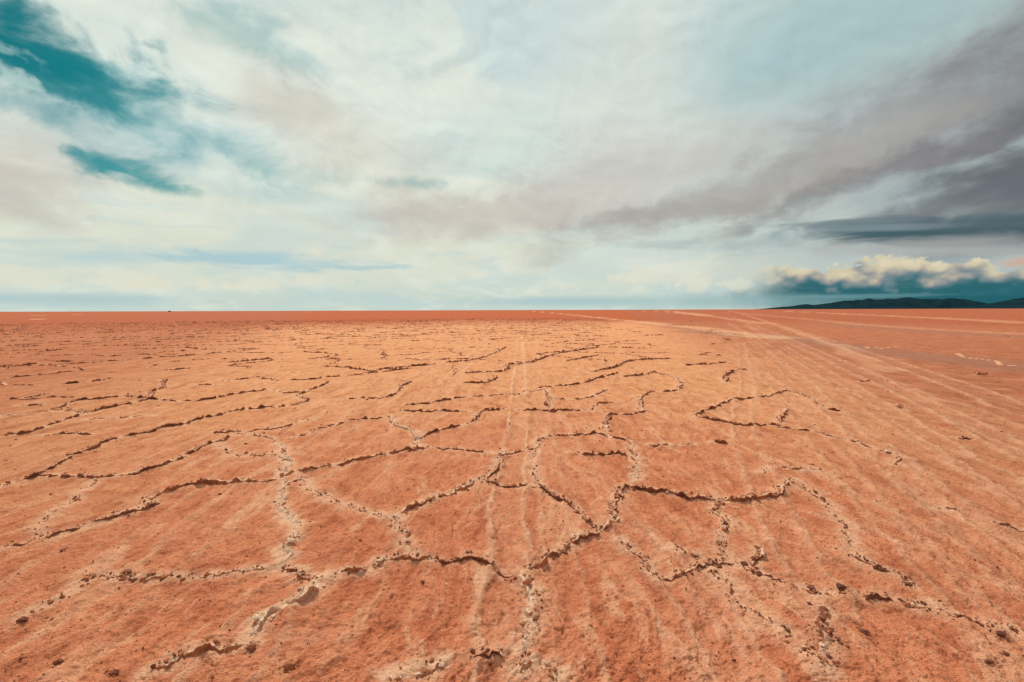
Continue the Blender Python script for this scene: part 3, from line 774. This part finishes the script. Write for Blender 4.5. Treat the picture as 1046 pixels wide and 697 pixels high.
def blob(x, y, rx, ry, rot=0, soft=.6, nz=None, amt=.6, amp=1.0, warped=True):
    """soft patch of sky round the direction seen at photo point x, y; radii in photo px"""
    a, e = azel(x, y)
    a2, _ = azel(x + rx * .5, y); a1, _ = azel(x - rx * .5, y)
    _, e2 = azel(x, y - ry * .5); _, e1 = azel(x, y + ry * .5)
    sx_, sy_ = abs(a2 - a1), abs(e2 - e1)
    co_, si_ = math.cos(R(rot)), math.sin(R(rot))
    src = AW if warped else AE
    if rot == 0:
        v = n.new('ShaderNodeVectorMath', operation='MULTIPLY_ADD'); n.put(v.inputs[0], src)
        v.inputs[1].default_value = (1 / sx_, 1 / sy_, 0); v.inputs[2].default_value = (-a / sx_, -e / sy_, 0)
        d = n.vm('LENGTH', v.outputs[0])
    else:
        v = n.new('ShaderNodeVectorMath', operation='SUBTRACT'); n.put(v.inputs[0], src); v.inputs[1].default_value = (a, e, 0)
        p_ = n.vm('DOT_PRODUCT', v.outputs[0], (co_ / sx_, si_ / sx_, 0)); q_ = n.vm('DOT_PRODUCT', v.outputs[0], (-si_ / sy_, co_ / sy_, 0))
        k_ = n.new('ShaderNodeCombineXYZ'); n.put(k_.inputs[0], p_); n.put(k_.inputs[1], q_); d = n.vm('LENGTH', k_.outputs[0])
    if nz is not None: d = n.math('ADD', d, n.math('MULTIPLY', n.math('SUBTRACT', nz, .5), amt * 2))
    return n.mr(d, 1 - soft, 1 + soft, amp, 0)
def col10(c): return tuple(v * 10 for v in c)

sky = n.new('ShaderNodeTexSky', sky_type='NISHITA', sun_disc=False)
sky.sun_elevation = R(SUN_EL); sky.sun_rotation = R(SUN_AZ)
blue = n.vm('MULTIPLY', sky.outputs[0], (.05, .42, .36))   # the photograph's teal blue
# overcast veil
veil = n.mix(n.mr(elp, 0, .10), col10(lin(198, 214, 204)), col10(lin(219, 223, 206)))
veil = n.mix(n.mr(elp, .12, .35), veil, col10(lin(222, 230, 220)))
veil = n.mix(n.mr(elp, .38, .75), veil, col10(lin(190, 210, 210)))
veil = n.mix(n.mr(elp, .75, 1.1), veil, col10(lin(196, 188, 180)))
veil = n.mix(n.mr(dy, .1, -.5), veil, col10(lin(214, 176, 152)))  # unseen sky behind the camera, tinted warm to redden the shaded ground
# light and shade within the veil
veil = n.mix(n.mr(fA, .40, .85, 0, .6), veil, col10(lin(227, 231, 218)))
veil = n.mix(n.math('MULTIPLY', n.mr(fP, .5, .1, 0, .30), n.mr(elp, .12, .3)), veil, col10(lin(188, 208, 210)))
veil = n.mix(n.mr(fB, .55, .15, 0, .45), veil, col10(lin(186, 210, 212)))
veil = n.mix(n.math('MULTIPLY', n.mr(fS, .55, .95, 0, .5), n.mr(elp, .35, .1)), veil, col10(lin(192, 212, 210)))
c = veil
def over(mask, rgb):
    global c
    c = n.mix(mask, c, col10(lin(*rgb)))
def hole(mask, f=1.0):
    global c
    c = n.mix(n.math('MULTIPLY', mask, f), c, blue)
# right half grows greyer
over(blob(1080, 120, 420, 240, 0, .7, amp=.75), (160, 172, 175))
over(blob(860, 30, 190, 60, 0, .8, amp=.75), (160, 192, 196))
over(blob(560, 45, 60, 45, 0, .7, fA, .4, .7), (186, 212, 216))
over(blob(625, 110, 70, 120, 20, .8, fA, .4, .5), (222, 222, 212))
# warm grey cloud bellies
over(blob(300, 115, 60, 28, -25, .7, fA, .5, .6), (206, 200, 188))
over(blob(20, 190, 70, 35, -5, .7, fA, .5, .7), (196, 188, 178))
over(blob(60, 150, 90, 35, -5, .8, fA, .5, .5), (205, 200, 192))
over(blob(360, 150, 90, 35, -15, .8, fA, .5, .4), (214, 208, 194))
over(blob(490, 218, 110, 22, 3, .7, fA, .5, .75), (200, 192, 182))
over(blob(640, 180, 150, 32, 8, .8, fA, .5, .6), (196, 190, 184))
# the big slanting mauve band
over(blob(960, 105, 200, 46, 24, .8, fA, .7, .75), (150, 151, 151))
over(blob(1060, 70, 110, 46, 30, .8, fA, .6, .75), (124, 125, 130))
over(blob(760, 192, 180, 20, 14, .7, fA, .7, .7), (174, 171, 167))
over(blob(930, 165, 200, 11, 17, .7, fA, .5, .85), (128, 126, 130))
over(blob(720, 212, 110, 13, 4, .7, fA, .6, .6), (168, 162, 157))
over(blob(930, 192, 110, 17, 10, .6, fA, .5, .8), (166, 178, 180))
over(blob(1040, 172, 70, 32, 10, .6, fA, .5, .9), (104, 106, 114))
over(blob(1000, 205, 130, 16, 4, .7, fA, .5, .8), (126, 132, 138))
over(blob(1060, 190, 110, 60, 10, .8, fA, .6, .8), (100, 106, 113))
# slate bars
over(blob(965, 238, 160, 12, -5, .5, fS, .45, .95, False), (70, 98, 107))
over(blob(990, 244, 120, 9, -5, .5, fS, .4, .9, False), (62, 90, 99))
over(blob(950, 226, 130, 5, -4, .6, fS, .5, .7, False), (92, 112, 120))
over(blob(900, 233, 90, 3, -4, .6, fS, .5, .6, False), (140, 156, 160))
over(blob(850, 229, 60, 4, -3, .6, fS, .5, .7, False), (116, 134, 138))
over(blob(1045, 234, 90, 15, -6, .6, fS, .4, .85, False), (80, 98, 106))
over(blob(760, 250, 60, 8, 0, .7, fS, .8, .6), (160, 178, 178))
over(blob(690, 248, 50, 5, 0, .7, fS, .8, .5), (176, 190, 186))
over(blob(960, 254, 150, 9, -4, .7, fS, .5, .75, False), (170, 172, 170))
# cumulus bank at the right horizon: billowed tops, grey bellies, teal base
over(blob(960, 303, 230, 15, 0, .6, fC, .15, .9, False), (44, 106, 116))
AZ0, AZ1 = azel(760, 290)[0], azel(1100, 290)[0]
tu = n.mr(az, AZ0, AZ1, 0, 1, False)
rp_ = n.new('ShaderNodeValToRGB'); n.put(rp_.inputs[0], tu)
prof = [(760,296),(766,280),(776,272),(790,267),(803,270),(815,274),(838,272),(862,269),(880,264),(900,260.5),(930,259.5),(944,263),(960,268),(975,265),(992,262),(1008,264),(1025,269),(1046,272),(1100,276)]
EB = azel(930, 300)[1]
def ramp(node, stops_):
    els = node.color_ramp.elements
    for k_, (p_, c_) in enumerate(stops_):
        q_ = els[0] if k_ == 0 else (els[len(els) - 1] if k_ == len(stops_) - 1 else els.new(p_))
        q_.position = p_; q_.color = (c_[0], c_[1], c_[2], 1)
ramp(rp_, [(min(1, max(0, (azel(*p_)[0] - AZ0) / (AZ1 - AZ0))), (azel(*p_)[1] * 5,) * 3) for p_ in prof])
etop = n.math('MULTIPLY', rp_.outputs[0], .2)
vo = n.new('ShaderNodeTexVoronoi', feature='SMOOTH_F1', voronoi_dimensions='2D'); vo.inputs['Scale'].default_value = 48; vo.inputs['Smoothness'].default_value = .25
vo.inputs['Detail'].default_value = 2.5; vo.inputs['Roughness'].default_value = .55
vw = n.vm('ADD', AE, n.vm('MULTIPLY', n.vm('SUBTRACT', n.noise(AE, 40, 4, .6, 0, 'Color'), (.5, .5, .5)), (.016, .012, 0)))
mv = n.new('ShaderNodeMapping'); mv.inputs['Scale'].default_value = (.8, 1.15, 1); n.put(mv.inputs['Vector'], vw)
n.put(vo.inputs['Vector'], mv.outputs[0])
bil = n.math('SUBTRACT', .55, vo.outputs['Distance'])
hw = n.math('SUBTRACT', el, n.math('MULTIPLY', bil, .016))
hq = n.math('DIVIDE', n.math('SUBTRACT', hw, EB), n.math('MAXIMUM', n.math('SUBTRACT', etop, EB), .006))
bn = n.math('MULTIPLY', n.math('SUBTRACT', fC, .5), .22)
bw = n.math('MULTIPLY', n.math('SUBTRACT', nrm(n.noise(AE, 11, 3, .5)), .5), .35)
vb = n.new('ShaderNodeTexVoronoi', feature='SMOOTH_F1', voronoi_dimensions='2D'); vb.inputs['Scale'].default_value = 34; vb.inputs['Smoothness'].default_value = .35
vb.inputs['Detail'].default_value = 1.0; n.put(vb.inputs['Vector'], n.vm('ADD', mv.outputs[0], (.004, -.006, 0)))
hc = n.math('ADD', n.math('DIVIDE', n.math('SUBTRACT', el, EB), n.math('MAXIMUM', n.math('SUBTRACT', etop, EB), .006)), n.math('ADD', n.math('MULTIPLY', n.math('SUBTRACT', .36, vb.outputs['Distance']), .55), n.math('MULTIPLY', bw, .8)))
hc = n.math('ADD', hc, .15)
rc = n.new('ShaderNodeValToRGB'); n.put(rc.inputs[0], hc)
stops = [(0, (40, 100, 109)), (.22, (46, 104, 113)), (.36, (92, 124, 131)), (.48, (132, 142, 144)), (.62, (172, 168, 156)), (.78, (208, 196, 166)), (1.0, (222, 211, 180))]
ramp(rc, [(p_, lin(*c_)) for p_, c_ in stops])
bankc = n.vm('MULTIPLY', rc.outputs[0], (10, 10, 10))
bankm = n.math('MULTIPLY', n.math('MULTIPLY', n.mr(hq, 1.06, .92), n.mr(hq, -.7, .25)), n.math('MULTIPLY', n.mr(tu, -.02, .22), n.mr(tu, 1.0, .97)))
bankm = n.math('MULTIPLY', bankm, n.mr(fS, -.2, .5, .7, .97))
c = n.mix(bankm, c, bankc)
over(blob(1046, 268, 22, 5, 0, .8, fC, .4, .7, False), (212, 164, 132))
over(blob(1000, 308, 140, 6, 0, .5, None, 0, .9, False), (36, 96, 106))
over(blob(880, 302.5, 80, 1.6, 0, .7, fS, .4, .6, False), (100, 146, 152))
# small far cumulus
for (bx, by, brx, bry) in ((640,285,14,5),(665,283,20,8),(690,283,18,8),(712,290,24,6),(745,290,20,5),(30,283,42,9),(130,287,28,8),(160,290,24,5),(215,290,20,5),(250,292,30,4),(310,288,40,5)):
    over(blob(bx, by, brx, bry, 0, .6, fC, .8, .6, False), (226, 224, 204))
# blue low streaks
over(blob(280, 268, 90, 7, 0, .7, fS, .9, .75, False), (160, 198, 208))
over(blob(90, 262, 90, 9, 0, .8, fS, .9, .5, False), (170, 202, 206))
over(blob(60, 306, 120, 6, 0, .8, None, 0, .6, False), (166, 196, 200))
over(blob(560, 308, 70, 4, 0, .8, None, 0, .6, False), (160, 192, 202))
over(blob(720, 308, 110, 6, 0, .8, None, 0, .6, False), (150, 186, 190))
rl = n.math('ADD', 1.0, n.math('MULTIPLY', n.math('MULTIPLY', relief, n.mr(elp, .06, .25)), .11))
sc2 = n.new('ShaderNodeVectorMath', operation='SCALE'); n.put(sc2.inputs[0], c); n.put(sc2.inputs['Scale'], rl); c = sc2.outputs[0]
# openings to the blue
def deep(mask, f=1.0):
    global c
    c = n.mix(n.math('MULTIPLY', mask, f), c, blue2)
blue2 = n.vm('MULTIPLY', blue, (.45, .82, .82))
over(blob(90, 90, 170, 60, -20, .9, fP, .5, .55), (168, 204, 208))
hole(blob(25, 48, 125, 44, -10, .7, fP, .8, .8, False))
hole(blob(140, 100, 90, 26, -20, .9, fP, .9, .42, False))
hole(blob(30, 105, 60, 14, -18, .8, fP, .6, .5))
deep(blob(10, 28, 100, 38, -14, .7, fP, .6, 1.0, False))
hole(blob(104, 167, 30, 6, -12, .6, fC, .8, .7, False))
hole(blob(146, 182, 50, 9, -9, .6, fP, .9, .75, False))
over(blob(128, 181, 12, 3, -10, .6, fC, .5, .8, False), (206, 216, 212))
hole(blob(160, 190, 34, 6, -5, .8, fC, .4, .7, False))
hole(blob(422, 187, 28, 5, 0, .9, fC, .6, .38, False))
hole(blob(300, 180, 50, 10, -5, .9, fP, .7, .15))
hole(blob(245, 35, 55, 22, -8, .9, fP, .6, .32, False))
hole(blob(160, 42, 14, 4, -10, .7, fP, .5, .4))
over(blob(14, 52, 18, 5, -20, .7, fC, .6, .65), (150, 190, 190))
over(blob(10, 76, 26, 6, -30, .7, fC, .6, .8), (176, 204, 200))
over(blob(118, 60, 18, 8, -20, .7, fC, .6, .5), (150, 196, 198))
n.put(bg.inputs['Color'], c)

sun_d = bpy.data.lights.new('sun', 'SUN'); sun_d.energy = 3.9; sun_d.angle = R(10); sun_d.color = (1, .90, .76)
sun = bpy.data.objects.new('sun', sun_d); C.objects.link(sun)
sv = Vector((math.sin(R(SUN_AZ)) * math.cos(R(SUN_EL)), math.cos(R(SUN_AZ)) * math.cos(R(SUN_EL)), math.sin(R(SUN_EL))))
sun.rotation_euler = sv.to_track_quat('Z', 'Y').to_euler()

vs = scene.view_settings
vs.view_transform = 'Standard'; vs.look = 'None'; vs.exposure = 0; vs.gamma = 1
scene.render.engine = 'CYCLES'
scene.cycles.max_bounces = 4; scene.cycles.diffuse_bounces = 2
